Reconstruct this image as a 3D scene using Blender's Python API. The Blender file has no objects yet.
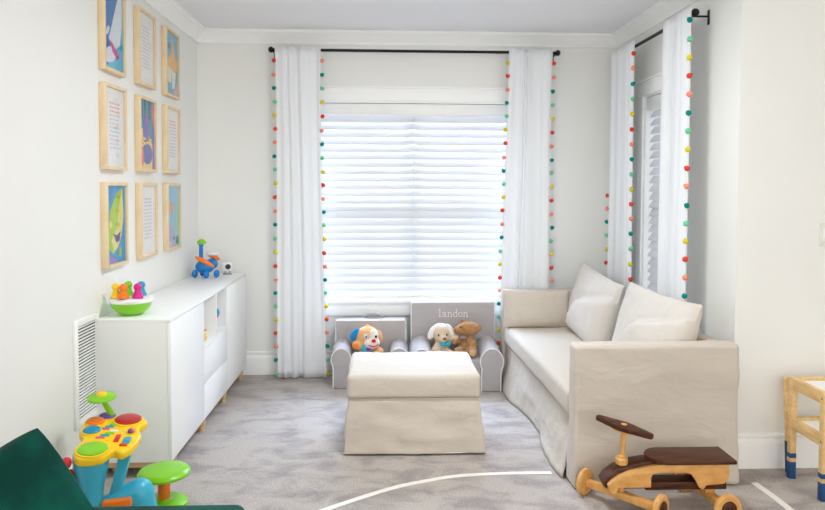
import bpy, bmesh, math, random
from mathutils import Vector, Matrix, noise, Quaternion
random.seed(7)
PI = math.pi
SC = bpy.context.scene
C = SC.collection

# ------------------------------------------------------------------ helpers
def lin(c):
    def f(v):
        v /= 255.0
        return v / 12.92 if v <= 0.04045 else ((v + 0.055) / 1.055) ** 2.4
    return (f(c[0]), f(c[1]), f(c[2]), 1.0)

def base_mat(name):
    m = bpy.data.materials.new(name); m.use_nodes = True
    nt = m.node_tree
    return m, nt, nt.nodes['Principled BSDF']

def mat(name, rgb, rough=.6, var=.05, scale=12., bump=0., bscale=150., spec=.3, sheen=0., stretch=(1, 1, 1), rgb2=None, lo=.35, hi=.65, detail=3., metal=0., coat=0., wrinkle=0.):
    m, nt, p = base_mat(name)
    tc = nt.nodes.new('ShaderNodeTexCoord'); mp = nt.nodes.new('ShaderNodeMapping')
    mp.inputs['Scale'].default_value = stretch
    nt.links.new(tc.outputs['Object'], mp.inputs['Vector'])
    n = nt.nodes.new('ShaderNodeTexNoise'); n.inputs['Scale'].default_value = scale; n.inputs['Detail'].default_value = detail
    nt.links.new(mp.outputs['Vector'], n.inputs['Vector'])
    r = nt.nodes.new('ShaderNodeValToRGB')
    c = lin(rgb)
    c2 = lin(rgb2) if rgb2 else tuple(x * (1 - var) for x in c[:3]) + (1,)
    r.color_ramp.elements[0].position = lo; r.color_ramp.elements[0].color = c2
    r.color_ramp.elements[1].position = hi; r.color_ramp.elements[1].color = c
    nt.links.new(n.outputs['Fac'], r.inputs['Fac'])
    nt.links.new(r.outputs['Color'], p.inputs['Base Color'])
    p.inputs['Roughness'].default_value = rough
    p.inputs['Specular IOR Level'].default_value = spec
    p.inputs['Metallic'].default_value = metal
    p.inputs['Coat Weight'].default_value = coat
    if sheen:
        p.inputs['Sheen Weight'].default_value = sheen
        p.inputs['Sheen Roughness'].default_value = .4
    if bump:
        n2 = nt.nodes.new('ShaderNodeTexNoise'); n2.inputs['Scale'].default_value = bscale; n2.inputs['Detail'].default_value = 2
        nt.links.new(tc.outputs['Object'], n2.inputs['Vector'])
        b = nt.nodes.new('ShaderNodeBump'); b.inputs['Strength'].default_value = bump; b.inputs['Distance'].default_value = .004
        nt.links.new(n2.outputs['Fac'], b.inputs['Height'])
        nt.links.new(b.outputs['Normal'], p.inputs['Normal'])
        if wrinkle:
            mp3 = nt.nodes.new('ShaderNodeMapping'); mp3.inputs['Scale'].default_value = (1, 1, 2.2); mp3.inputs['Rotation'].default_value = (.25, .2, .1)
            nt.links.new(tc.outputs['Object'], mp3.inputs['Vector'])
            n3 = nt.nodes.new('ShaderNodeTexNoise'); n3.inputs['Scale'].default_value = 4.5; n3.inputs['Detail'].default_value = 2.5; n3.inputs['Distortion'].default_value = .8
            nt.links.new(mp3.outputs[0], n3.inputs['Vector'])
            b3 = nt.nodes.new('ShaderNodeBump'); b3.inputs['Strength'].default_value = 1; b3.inputs['Distance'].default_value = wrinkle
            nt.links.new(n3.outputs['Fac'], b3.inputs['Height']); nt.links.new(b3.outputs['Normal'], b.inputs['Normal'])
    return m

class B:
    """collects geometry into one mesh"""
    def __init__(self): self.bm = bmesh.new(); self.mi = 0
    def _add(self, verts, faces, M=None, smooth=False):
        vs = [self.bm.verts.new((M @ Vector(v)) if M else v) for v in verts]
        for f in faces:
            try:
                fc = self.bm.faces.new([vs[i] for i in f]); fc.material_index = self.mi; fc.smooth = smooth
            except ValueError: pass
        return self
    def box(self, x0, x1, y0, y1, z0, z1, bev=0., seg=2, M=None):
        t = bmesh.new(); bmesh.ops.create_cube(t, size=1)
        for v in t.verts:
            v.co = Vector((x0 + (v.co.x + .5) * (x1 - x0), y0 + (v.co.y + .5) * (y1 - y0), z0 + (v.co.z + .5) * (z1 - z0)))
        if bev: bmesh.ops.bevel(t, geom=list(t.edges), offset=bev, segments=seg, profile=.5, affect='EDGES')
        return self._merge(t, M, bool(bev))
    def _merge(self, t, M=None, smooth=False):
        t.verts.index_update()
        self._add([v.co.copy() for v in t.verts], [[v.index for v in f.verts] for f in t.faces], M, smooth); t.free(); return self
    def prism(self, pts, d0, d1, axis='y', bev=0., M=None, smooth=False, seg=2):
        """pts 2D outline; axis = extrusion axis. y: pts=(x,z); x: pts=(y,z); z: pts=(x,y)"""
        def mk(a, b, d): return {'y': (a, d, b), 'x': (d, a, b), 'z': (a, b, d)}[axis]
        n = len(pts); t = bmesh.new()
        v0 = [t.verts.new(mk(a, b, d0)) for a, b in pts]; v1 = [t.verts.new(mk(a, b, d1)) for a, b in pts]
        f0 = t.faces.new(v0); f1 = t.faces.new(v1[::-1])
        for i in range(n): t.faces.new([v0[i], v1[i], v1[(i + 1) % n], v0[(i + 1) % n]])
        bmesh.ops.recalc_face_normals(t, faces=list(t.faces))
        if bev:
            es = [e for e in t.edges if f0 in e.link_faces or f1 in e.link_faces]
            bmesh.ops.bevel(t, geom=es, offset=bev, segments=seg, profile=.5, affect='EDGES')
        return self._merge(t, M, smooth or bool(bev))
    def ell(self, c, r, M=None, seg=20, rings=12):
        if not hasattr(r, '__len__'): r = (r, r, r)
        vs = [(c[0], c[1], c[2] + r[2])]; fs = []
        for i in range(1, rings):
            a = PI * i / rings
            for j in range(seg):
                b = 2 * PI * j / seg
                vs.append((c[0] + r[0] * math.sin(a) * math.cos(b), c[1] + r[1] * math.sin(a) * math.sin(b), c[2] + r[2] * math.cos(a)))
        vs.append((c[0], c[1], c[2] - r[2])); L = len(vs) - 1
        for j in range(seg):
            k = (j + 1) % seg
            fs.append((0, 1 + j, 1 + k)); fs.append((L, L - seg + k, L - seg + j))
            for i in range(rings - 2):
                a = 1 + i * seg
                fs.append((a + j, a + seg + j, a + seg + k, a + k))
        return self._add(vs, fs, M, True)
    def lathe(self, prof, c=(0, 0, 0), seg=28, M=None, sx=1., sy=1.):
        """prof: (r,z) bottom to top"""
        vs = []; fs = []
        for r, z in prof:
            for j in range(seg):
                b = 2 * PI * j / seg
                vs.append((c[0] + sx * r * math.cos(b), c[1] + sy * r * math.sin(b), c[2] + z))
        for i in range(len(prof) - 1):
            for j in range(seg):
                k = (j + 1) % seg
                fs.append((i * seg + j, i * seg + k, (i + 1) * seg + k, (i + 1) * seg + j))
        fs.append([seg - 1 - j for j in range(seg)]); fs.append([(len(prof) - 1) * seg + j for j in range(seg)])
        return self._add(vs, fs, M, True)
    def tube(self, pts, r, seg=10, closed=False, M=None):
        pts = [Vector(p) for p in pts]; n = len(pts); vs = []; fs = []
        up = None
        for i, p in enumerate(pts):
            a = pts[i - 1] if (i or closed) else p; b = pts[(i + 1) % n] if (i < n - 1 or closed) else p
            t = (b - a).normalized()
            if up is None: up = t.orthogonal().normalized()
            up = (up - t * up.dot(t))
            up = up.normalized() if up.length > 1e-6 else t.orthogonal().normalized()
            s = t.cross(up); rr = r[i] if hasattr(r, '__len__') else r
            for j in range(seg):
                g = 2 * PI * j / seg
                vs.append(p + up * (rr * math.cos(g)) + s * (rr * math.sin(g)))
        for i in range(n if closed else n - 1):
            for j in range(seg):
                k = (j + 1) % seg; q = (i + 1) % n
                fs.append((i * seg + j, i * seg + k, q * seg + k, q * seg + j))
        if not closed:
            fs.append([seg - 1 - j for j in range(seg)]); fs.append([(n - 1) * seg + j for j in range(seg)])
        return self._add(vs, fs, M, True)
    def cyl(self, p0, p1, r, seg=20, r1=None): return self.tube([p0, p1], [r, r if r1 is None else r1], seg)
    def grid(self, f, nu, nv, M=None, close_u=False):
        vs = [f(i / (nu if close_u else nu - 1), j / (nv - 1)) for i in range(nu) for j in range(nv)]; fs = []
        for i in range(nu if close_u else nu - 1):
            for j in range(nv - 1):
                a = i * nv + j; b = ((i + 1) % nu) * nv + j
                fs.append((a, b, b + 1, a + 1))
        return self._add(vs, fs, M, True)
    def soft(self, h, r, disp=None, step=.03, c=(0, 0, 0), M=None, warp=None):
        """rounded box of half sizes h, corner radius r, displaced by disp(p,n)"""
        h = Vector(h); c = Vector(c); t = bmesh.new(); key = {}
        def vert(p):
            k = (round(p.x, 5), round(p.y, 5), round(p.z, 5))
            if k in key: return key[k]
            q = Vector([max(-h[i] + r, min(h[i] - r, p[i])) for i in range(3)])
            d = p - q
            n = d.normalized() if d.length > 1e-7 else Vector((0, 0, 1))
            w = q + n * r
            if disp: w = w + n * disp(w, n)
            if warp: w = warp(w)
            key[k] = t.verts.new(c + w); return key[k]
        for ax in range(3):
            a, b = [i for i in range(3) if i != ax]
            def ticks(L):
                k = max(2, int(2 * L / step)); ts = [-L + 2 * L * i / k for i in range(k + 1)]
                ex = [-L + r * x for x in (.15, .4, .7, 1)] + [L - r * x for x in (.15, .4, .7, 1)]
                ts = [x for x in ts if abs(x) < L - r * 1.2 or abs(abs(x) - L) < 1e-9] + ex
                return sorted(set(round(x, 6) for x in ts))
            A, Bt = ticks(h[a]), ticks(h[b])
            for s in (-1, 1):
                g = []
                for u in A:
                    row = []
                    for v in Bt:
                        p = Vector((0, 0, 0)); p[ax] = s * h[ax]; p[a] = u; p[b] = v
                        row.append(vert(p))
                    g.append(row)
                for i in range(len(A) - 1):
                    for j in range(len(Bt) - 1):
                        try: t.faces.new([g[i][j], g[i + 1][j], g[i + 1][j + 1], g[i][j + 1]])
                        except ValueError: pass
        bmesh.ops.recalc_face_normals(t, faces=list(t.faces))
        return self._merge(t, M, True)
    def pillow(self, w, h, th, M=None, n=36, pinch=.07, wr=.008, seed=0., crease=0., rc=0.):
        """flat in XZ plane, thickness along Y"""
        def f(s):
            def g(u, v):
                a = 2 * u - 1; b = 2 * v - 1
                a = math.copysign(abs(a) ** .8, a); b = math.copysign(abs(b) ** .8, b)
                x = a * w / 2 * (1 - pinch * (1 - b * b)) ; z = b * h / 2 * (1 - pinch * (1 - a * a))
                q_ = 1 - rc * (a * a * b * b) ** 2; x *= q_; z *= q_
                e = max(0., (1 - a * a) * (1 - b * b)) ** .36
                y = s * th / 2 * e
                k = noise.noise(Vector((x * 7 + seed, z * 7, s * 3.))) + .6 * noise.noise(Vector((x * 18 + seed, z * 11, s * 5.)))
                y += wr * k * min(1, e * 1.5)
                if crease:
                    xx = x / w
                    d = z / h - (.10 + (.45 * xx if xx > 0 else 1.7 * xx))
                    if s < 0: y += crease * (math.exp(-(d / .05) ** 2) * .6 - 1.2 / (1 + math.exp(d / .03)) + .5) * e
                return (x, y, z)
            return g
        t = bmesh.new()
        for s in (-1, 1):
            fn = f(s); g = [[t.verts.new(fn(i / n, j / n)) for j in range(n + 1)] for i in range(n + 1)]
            for i in range(n):
                for j in range(n):
                    q = [g[i][j], g[i + 1][j], g[i + 1][j + 1], g[i][j + 1]]
                    t.faces.new(q if s < 0 else q[::-1])
        bmesh.ops.remove_doubles(t, verts=list(t.verts), dist=1e-5)
        bmesh.ops.recalc_face_normals(t, faces=list(t.faces))
        return self._merge(t, M, True)
    def build(self, name, mats, parent=None, loc=None):
        me = bpy.data.meshes.new(name); self.bm.to_mesh(me); self.bm.free()
        if not isinstance(mats, (list, tuple)): mats = [mats]
        for m in mats: me.materials.append(m)
        o = bpy.data.objects.new(name, me); C.objects.link(o)
        if parent: o.parent = parent
        if loc: o.location = loc
        me.set_sharp_from_angle(angle=math.radians(42))
        return o

def tag(o, label, cat, group=None):
    o['label'] = label; o['category'] = cat
    if group: o['group'] = group
    return o
def thing(name, label, cat, loc=(0, 0, 0), rz=0., group=None):
    o = bpy.data.objects.new(name, None); C.objects.link(o); o.empty_display_size = .05
    o.location = loc; o.rotation_euler = (0, 0, rz)
    return tag(o, label, cat, group)
def struct(o): o['kind'] = 'structure'; return o
def copy_tree(o, parent=None):
    c = o.copy(); C.objects.link(c)
    if parent: c.parent = parent
    for ch in list(o.children): copy_tree(ch, c)
    return c
def rot(ax, deg): return Matrix.Rotation(math.radians(deg), 4, ax)
def tr(*p): return Matrix.Translation(Vector(p))
def remesh(o, vox):
    m = o.modifiers.new('blend', 'REMESH'); m.mode = 'VOXEL'; m.voxel_size = vox; m.use_smooth_shade = True
    s = o.modifiers.new('relax', 'SMOOTH'); s.iterations = 4; s.factor = .5
    return o
def fnoise(p, f, seed=0.): return noise.noise(Vector((p[0] * f[0] + seed, p[1] * f[1] + seed * 1.3, p[2] * f[2] - seed)))

# ------------------------------------------------------------------ materials
M = {}
M['wall'] = mat('wall_paint', (238, 238, 234), .85, .012, 3, .05, 300, .15)
M['ceil'] = mat('ceiling_paint', (240, 240, 242), .9, .012, 3, .04, 250, .1)
M['trim'] = mat('trim_paint', (250, 250, 248), .45, .01, 4, 0, 10, .3)
M['white_lac'] = mat('white_lacquer', (246, 247, 245), .4, .01, 5, 0, 10, .3)
M['white_pl'] = mat('white_plastic', (240, 240, 238), .35, .02, 8)
M['black'] = mat('black_metal', (22, 20, 20), .4, .1, 20)
M['shade_backing'] = mat('recess_shade', (40, 40, 40), .9, .1, 20)
M['linen'] = mat('natural_linen', (207, 197, 184), .9, .07, 220, .25, 500, .1, .15, wrinkle=.008)
M['linen_cushion'] = mat('pale_linen', (217, 210, 201), .9, .06, 220, .25, 500, .1, .15, wrinkle=.008)
M['linen_hem'] = mat('linen_seam', (196, 184, 168), .9, .05, 200, .2, 500, .1)
M['grey_canvas'] = mat('grey_canvas', (184, 179, 178), .9, .10, 260, .25, 600, .1, .1, wrinkle=.006)
M['piping'] = mat('white_piping', (238, 236, 234), .8, .03, 100)
M['ash'] = mat('pale_wood', (228, 196, 150), .5, .1, 6, .05, 80, .3, 0, (1, 1, 8), (205, 168, 120))
M['frame'] = mat('frame_wood', (238, 217, 180), .5, .1, 10, .03, 80, .3, 0, (2, 2, .6), (226, 200, 158))
M['pine'] = mat('pine_wood', (236, 202, 146), .5, .1, 9, .03, 90, .3, 0, (6, 1, 6), (216, 176, 116), .3, .7)
M['maple'] = mat('honey_maple', (228, 176, 106), .42, .1, 16, .05, 60, .4, 0, (1, 3, 2), (206, 148, 78), .3, .7)
M['walnut'] = mat('dark_walnut', (92, 52, 30), .42, .1, 10, .04, 60, .25, 0, (1, 7, 6), (54, 28, 16), .3, .7)
M['navy'] = mat('navy_paint', (34, 74, 122), .5, .05, 20)
M['tape'] = mat('white_tape', (236, 232, 226), .7, .03, 30)
M['velvet'] = mat('green_velvet', (10, 82, 70), .75, .3, 9, .15, 300, .1, .12, (1, 1, 1), (6, 58, 50), .4, .62)
def plast(n, c, r=.28): M[n] = mat(n + '_plastic', c, r, .02, 10, 0, 10, .5)
for n, c in dict(yellow=(252, 208, 20), lime=(132, 206, 30), red=(214, 36, 34), orange=(246, 124, 22), teal=(0, 142, 178), purple=(104, 72, 164), sky=(58, 176, 204), deepblue=(20, 124, 200), magenta=(224, 22, 140), turq=(30, 160, 190), maroon=(186, 36, 38), pink=(222, 92, 150), black_p=(16, 16, 18)).items(): plast(n, c)
for n, c in dict(t_red=(228, 74, 50), t_peach=(252, 150, 122), t_teal=(0, 142, 126), t_mint=(118, 208, 156), t_yellow=(228, 208, 34)).items(): M[n] = mat(n[2:] + '_yarn', c, .9, .15, 200, .4, 400, .1, .2)
def plush(n, c, c2=None, sc=60.): M[n] = mat(n + '_plush', c, .95, .1, sc, .7, 260, .05, .35, (1, 1, 1), c2)
plush('p_tan', (238, 184, 132)); plush('p_white', (244, 240, 230)); plush('p_blue', (40, 142, 206)); plush('p_cream', (222, 200, 172)); plush('p_lambwhite', (246, 242, 234)); plush('p_bear', (186, 142, 98), (160, 114, 72)); plush('p_bearlight', (212, 176, 136)); plush('p_teal', (70, 184, 206)); plush('p_red', (226, 44, 62)); plush('p_orange', (250, 138, 40)); plush('p_purple', (150, 60, 160)); plush('p_greybrown', (150, 128, 112)); plush('p_nose', (150, 108, 84))

# curtain and blind cloth: slightly translucent
def translucent(name, rgb, amt, rough=.9, bump=0.):
    m, nt, p = base_mat(name)
    tc = nt.nodes.new('ShaderNodeTexCoord')
    n = nt.nodes.new('ShaderNodeTexNoise'); n.inputs['Scale'].default_value = 300; nt.links.new(tc.outputs['Object'], n.inputs['Vector'])
    r = nt.nodes.new('ShaderNodeValToRGB'); c = lin(rgb)
    r.color_ramp.elements[0].color = tuple(x * .96 for x in c[:3]) + (1,); r.color_ramp.elements[1].color = c
    nt.links.new(n.outputs['Fac'], r.inputs['Fac']); nt.links.new(r.outputs['Color'], p.inputs['Base Color'])
    p.inputs['Roughness'].default_value = rough; p.inputs['Specular IOR Level'].default_value = .1
    if bump:
        b = nt.nodes.new('ShaderNodeBump'); b.inputs['Strength'].default_value = bump; b.inputs['Distance'].default_value = .002
        nt.links.new(n.outputs['Fac'], b.inputs['Height']); nt.links.new(b.outputs['Normal'], p.inputs['Normal'])
    t = nt.nodes.new('ShaderNodeBsdfTranslucent'); nt.links.new(r.outputs['Color'], t.inputs['Color'])
    mx = nt.nodes.new('ShaderNodeMixShader'); mx.inputs[0].default_value = amt
    nt.links.new(p.outputs[0], mx.inputs[1]); nt.links.new(t.outputs[0], mx.inputs[2])
    nt.links.new(mx.outputs[0], nt.nodes['Material Output'].inputs['Surface'])
    return m
M['curtain'] = translucent('curtain_cotton', (247, 249, 251), .12, .9, .15)
M['slat'] = translucent('blind_slat', (229, 229, 230), .20, .4)
m, nt, p = base_mat('window_glass')
tb = nt.nodes.new('ShaderNodeBsdfTransparent'); gl = nt.nodes.new('ShaderNodeBsdfGlossy'); gl.inputs['Roughness'].default_value = .02
mx = nt.nodes.new('ShaderNodeMixShader'); lw = nt.nodes.new('ShaderNodeLayerWeight'); lw.inputs['Blend'].default_value = .5
pw = nt.nodes.new('ShaderNodeMath'); pw.operation = 'POWER'; pw.inputs[1].default_value = 4.; nt.links.new(lw.outputs['Facing'], pw.inputs[0])
fr = nt.nodes.new('ShaderNodeMapRange'); fr.inputs['To Min'].default_value = .03; fr.inputs['To Max'].default_value = .5; nt.links.new(pw.outputs[0], fr.inputs['Value'])
nt.links.new(fr.outputs[0], mx.inputs[0]); nt.links.new(tb.outputs[0], mx.inputs[1]); nt.links.new(gl.outputs[0], mx.inputs[2])
nt.links.new(mx.outputs[0], nt.nodes['Material Output'].inputs['Surface'])
M['glass'] = m

# carpet: two layers of pile nap
m, nt, p = base_mat('carpet_pile')
tc = nt.nodes.new('ShaderNodeTexCoord'); mp = nt.nodes.new('ShaderNodeMapping'); mp.inputs['Scale'].default_value = (1, 1.7, 1); mp.inputs['Rotation'].default_value = (0, 0, .5)
nt.links.new(tc.outputs['Object'], mp.inputs['Vector'])
n1 = nt.nodes.new('ShaderNodeTexNoise'); n1.inputs['Scale'].default_value = 4.6; n1.inputs['Detail'].default_value = 5; n1.inputs['Roughness'].default_value = .6; n1.inputs['Distortion'].default_value = .6
nt.links.new(mp.outputs[0], n1.inputs['Vector'])
r1 = nt.nodes.new('ShaderNodeValToRGB'); r1.color_ramp.elements[0].position = .36; r1.color_ramp.elements[0].color = lin((158, 149, 146)); r1.color_ramp.elements[1].position = .56; r1.color_ramp.elements[1].color = lin((188, 179, 171))
nt.links.new(n1.outputs['Fac'], r1.inputs['Fac'])
n2 = nt.nodes.new('ShaderNodeTexNoise'); n2.inputs['Scale'].default_value = 130; n2.inputs['Detail'].default_value = 3
nt.links.new(tc.outputs['Object'], n2.inputs['Vector'])
r2 = nt.nodes.new('ShaderNodeValToRGB'); r2.color_ramp.elements[0].color = (.72, .72, .72, 1); r2.color_ramp.elements[1].color = (1.1, 1.1, 1.1, 1); r2.color_ramp.elements[0].position = .3; r2.color_ramp.elements[1].position = .7
nt.links.new(n2.outputs['Fac'], r2.inputs['Fac'])
mm = nt.nodes.new('ShaderNodeMixRGB'); mm.blend_type = 'MULTIPLY'; mm.inputs[0].default_value = 1
nt.links.new(r1.outputs[0], mm.inputs[1]); nt.links.new(r2.outputs[0], mm.inputs[2]); nt.links.new(mm.outputs[0], p.inputs['Base Color'])
p.inputs['Roughness'].default_value = 1; p.inputs['Specular IOR Level'].default_value = .05; p.inputs['Sheen Weight'].default_value = .2
b = nt.nodes.new('ShaderNodeBump'); b.inputs['Strength'].default_value = .5; b.inputs['Distance'].default_value = .006
nt.links.new(n2.outputs['Fac'], b.inputs['Height']); nt.links.new(b.outputs[0], p.inputs['Normal'])
M['carpet'] = m

# ------------------------------------------------------------------ room shell
XL, XR, YB, YF, ZC = -1.391, 1.750, 5.1, 3.32, 2.55
XE, YS = 4.2, -1.6
W1 = dict(x0=-.56, x1=.97, z0=.568, z1=2.046)          # opening in the back wall
W2 = dict(y0=3.99, y1=4.56, z0=.568, z1=2.03)          # opening in the right wall
b = B(); b.box(XL - .15, XE, YS, YB + .15, -.1, 0); struct(b.build('floor', M['carpet']))
b = B(); b.box(XL - .15, XE, YS, YB + .15, ZC, ZC + .1); struct(b.build('ceiling', M['ceil']))
b = B(); b.box(XL - .15, XL, YS, YB + .15, 0, ZC); struct(b.build('wall_left', M['wall']))
b = B(); T = .17
b.box(XL, W1['x0'], YB, YB + T, 0, ZC).box(W1['x1'], XR + T, YB, YB + T, 0, ZC).box(W1['x0'], W1['x1'], YB, YB + T, 0, W1['z0']).box(W1['x0'], W1['x1'], YB, YB + T, W1['z1'], ZC)
struct(b.build('wall_back', M['wall']))
b = B()
b.box(XR, XR + T, YF, W2['y0'], 0, ZC).box(XR, XR + T, W2['y1'], YB, 0, ZC).box(XR, XR + T, W2['y0'], W2['y1'], 0, W2['z0']).box(XR, XR + T, W2['y0'], W2['y1'], W2['z1'], ZC)
struct(b.build('wall_right', M['wall']))
b = B(); b.box(XR + T, XE, YF, YF + T, 0, ZC); struct(b.build('wall_front', M['wall']))
b = B(); b.box(XE, XE + .15, YS, YF + T, 0, ZC); struct(b.build('wall_end', M['wall']))  # unseen side wall, added to block side light on the left wall

def baseboard(name, L, loc, rz):
    pts = [(0, 0), (0, .175), (-.010, .175), (-.013, .168), (-.013, .158), (-.006, .150), (-.008, .142), (-.018, .134), (-.020, .126), (-.020, 0)]
    b = B(); b.prism(pts, 0, L, 'x'); o = b.build(name, M['trim'], None, loc); o.rotation_euler = (0, 0, rz); return struct(o)
baseboard('baseboard_back', XR - XL, (XL, YB, 0), 0)
baseboard('baseboard_left', 3.05 - YS, (XL, YS, 0), PI / 2)
baseboard('baseboard_right', YB - YF - .02, (XR, YB - .02, 0), -PI / 2)
baseboard('baseboard_front', XE - XR + .020, (XR - .020, YF, 0), 0)
def crown(name, L, loc, rz):
    pts = [(0, ZC), (0, ZC - .088), (-.016, ZC - .088), (-.016, ZC - .076), (-.010, ZC - .072), (-.030, ZC - .050), (-.055, ZC - .026), (-.074, ZC - .018), (-.076, ZC - .008), (-.088, ZC - .006), (-.088, ZC)]
    b = B(); b.prism(pts, 0, L, 'x'); o = b.build(name, M['trim'], None, loc); o.rotation_euler = (0, 0, rz); return struct(o)
crown('trim_1', XR - XL, (XL, YB, 0), 0)
crown('trim_2', YB - YS, (XL, YS, 0), PI / 2)
crown('trim_3', YB - YF + .088, (XR, YB, 0), -PI / 2)
crown('trim_4', XE - XR + .088, (XR - .088, YF, 0), 0)

def window(n, w, z0, z1, loc, rz, mull):
    """local: x along the wall 0..w, -y into the room, wall face at y=0"""
    cas = B(); c = .085
    cas.box(-c, 0, -.018, 0, z0 - .02, z1, .004).box(w, w + c, -.018, 0, z0 - .02, z1, .004)
    cas.box(-c, w + c, -.020, 0, z1, z1 + c + .01, .004).box(-c - .012, w + c + .012, -.028, 0, z1 + c + .01, z1 + c + .024, .004)
    cas.box(-c - .02, w + c + .02, -.045, .03, z0 - .028, z0 - .002, .006)
    cas.box(-c, w + c, -.018, 0, z0 - .125, z0 - .028, .004)
    cas.box(0, .012, 0, .17, z0, z1).box(w - .012, w, 0, .17, z0, z1).box(.012, w - .012, 0, .17, z1 - .012, z1).box(.012, w - .012, 0.03, .17, z0 - .002, z0 + .012)
    o = cas.build('window_%d' % n, M['trim'], None, loc); o.rotation_euler = (0, 0, rz); struct(o)
    s = B(); a, e, lo, hi = .012, w - .012, z0 + .012, z1 - .012; y0, y1 = .11, .145
    s.box(a, e, y0, y1, lo, lo + .05).box(a, e, y0, y1, hi - .05, hi)
    xs = [a] + ([w / 2 - .03] if mull else []); xe = ([w / 2 + .03] if mull else []) + [e]
    s.box(a, a + .045, y0, y1, lo + .05, hi - .05).box(e - .045, e, y0, y1, lo + .05, hi - .05)
    if mull: s.box(w / 2 - .03, w / 2 + .03, y0 - .01, y1, lo + .05, hi - .05)
    mz = (lo + hi) / 2
    if mull: s.box(a + .045, w / 2 - .03, y0, y1, mz - .02, mz + .02).box(w / 2 + .03, e - .045, y0, y1, mz - .02, mz + .02)
    else: s.box(a + .045, e - .045, y0, y1, mz - .02, mz + .02)
    s.build('sash', M['trim'], o)
    g = B(); g.box(a + .02, e - .02, .126, .130, lo + .03, hi - .03); g.build('pane', M['glass'], o)
    return o
window(1, W1['x1'] - W1['x0'], W1['z0'], W1['z1'], (W1['x0'], YB, 0), 0, True)
window(2, W2['y1'] - W2['y0'], W2['z0'], W2['z1'], (XR, W2['y1'], 0), -PI / 2, False)

def blind(label, w, z0, z1, loc, rz, tilt):
    t = thing('window_blind', label, 'blind', loc, rz)
    b = B(); b.box(.018, w - .018, .002, .016, z1 - .098, z1 - .016, .004); b.box(.022, w - .022, .018, .07, z1 - .060, z1 - .016); b.build('valance', M['white_pl'], t)
    s = B(); top, bot = z1 - .096, z0 + .05; n = int(round((top - bot) / .0546)); sp = (top - bot) / n
    for i in range(n):
        zc = top - sp * (i + .5); R = rot('X', tilt)
        pts = []
        for k in range(7):
            a = -1 + 2 * k / 6
            pts.append((a * .030, .0035 * (1 - a * a)))
        pr = pts + [(x, z - .0026) for x, z in pts[::-1]]
        s.prism(pr, .022, w - .022, 'x', 0, tr(0, .042, zc) @ R, True)
    s.build('slats', M['slat'], t)
    b = B(); b.box(.022, w - .022, .020, .066, z0 + .014, z0 + .034, .004); b.build('bottom_rail', M['white_pl'], t)
    b = B()
    for f in (.12, .5, .88): b.cyl((w * f, .010, z0 + .03), (w * f, .010, z1 - .1), .0012, 6)
    b.build('ladder_cord', M['white_pl'], t)
    return t
blind('wide white slatted blind in the window behind the two child armchairs', W1['x1'] - W1['x0'], W1['z0'], W1['z1'], (W1['x0'], YB, 0), 0, 55)
blind('narrow white slatted blind in the side window above the sofa', W2['y1'] - W2['y0'], W2['z0'], W2['z1'], (XR, W2['y1'], 0), -PI / 2, 55)

# ------------------------------------------------------------------ curtain rods
def rod(label, L, loc, rz, ends):
    """local x 0..L, rod at y=0, wall at y=+off"""
    off = .088 if L > 2 else .085
    t = thing('curtain_rod', label, 'curtain rod', loc, rz, None)
    b = B(); b.cyl((0, 0, 0), (L, 0, 0), .0105, 14); b.build('rod', M['black'], t)
    for s in ends:
        x = 0 if s < 0 else L
        b = B(); b.ell((x + s * .012, 0, 0), (.020, .022, .022)); b.build('finial', M['black'], t)
    for s in (-1, 1):
        x = .008 if s < 0 else L - .008
        b = B(); b.box(x - .005, x + .005, -.008, off - .003, -.020, -.0108).box(x - .011, x + .011, off - .004, off - .0005, -.06, .02, .001); b.build('bracket', M['black'], t)
    return t
RODZ = 2.402
rod('long black curtain rod on the back wall above the wide window', 2.075, (-.825, YB - .088, RODZ), 0, (-1, 1))
rod('short black curtain rod on the right wall above the side window', 1.325, (XR - .085, 4.985, RODZ - .045), -PI / 2, (1,))

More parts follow.
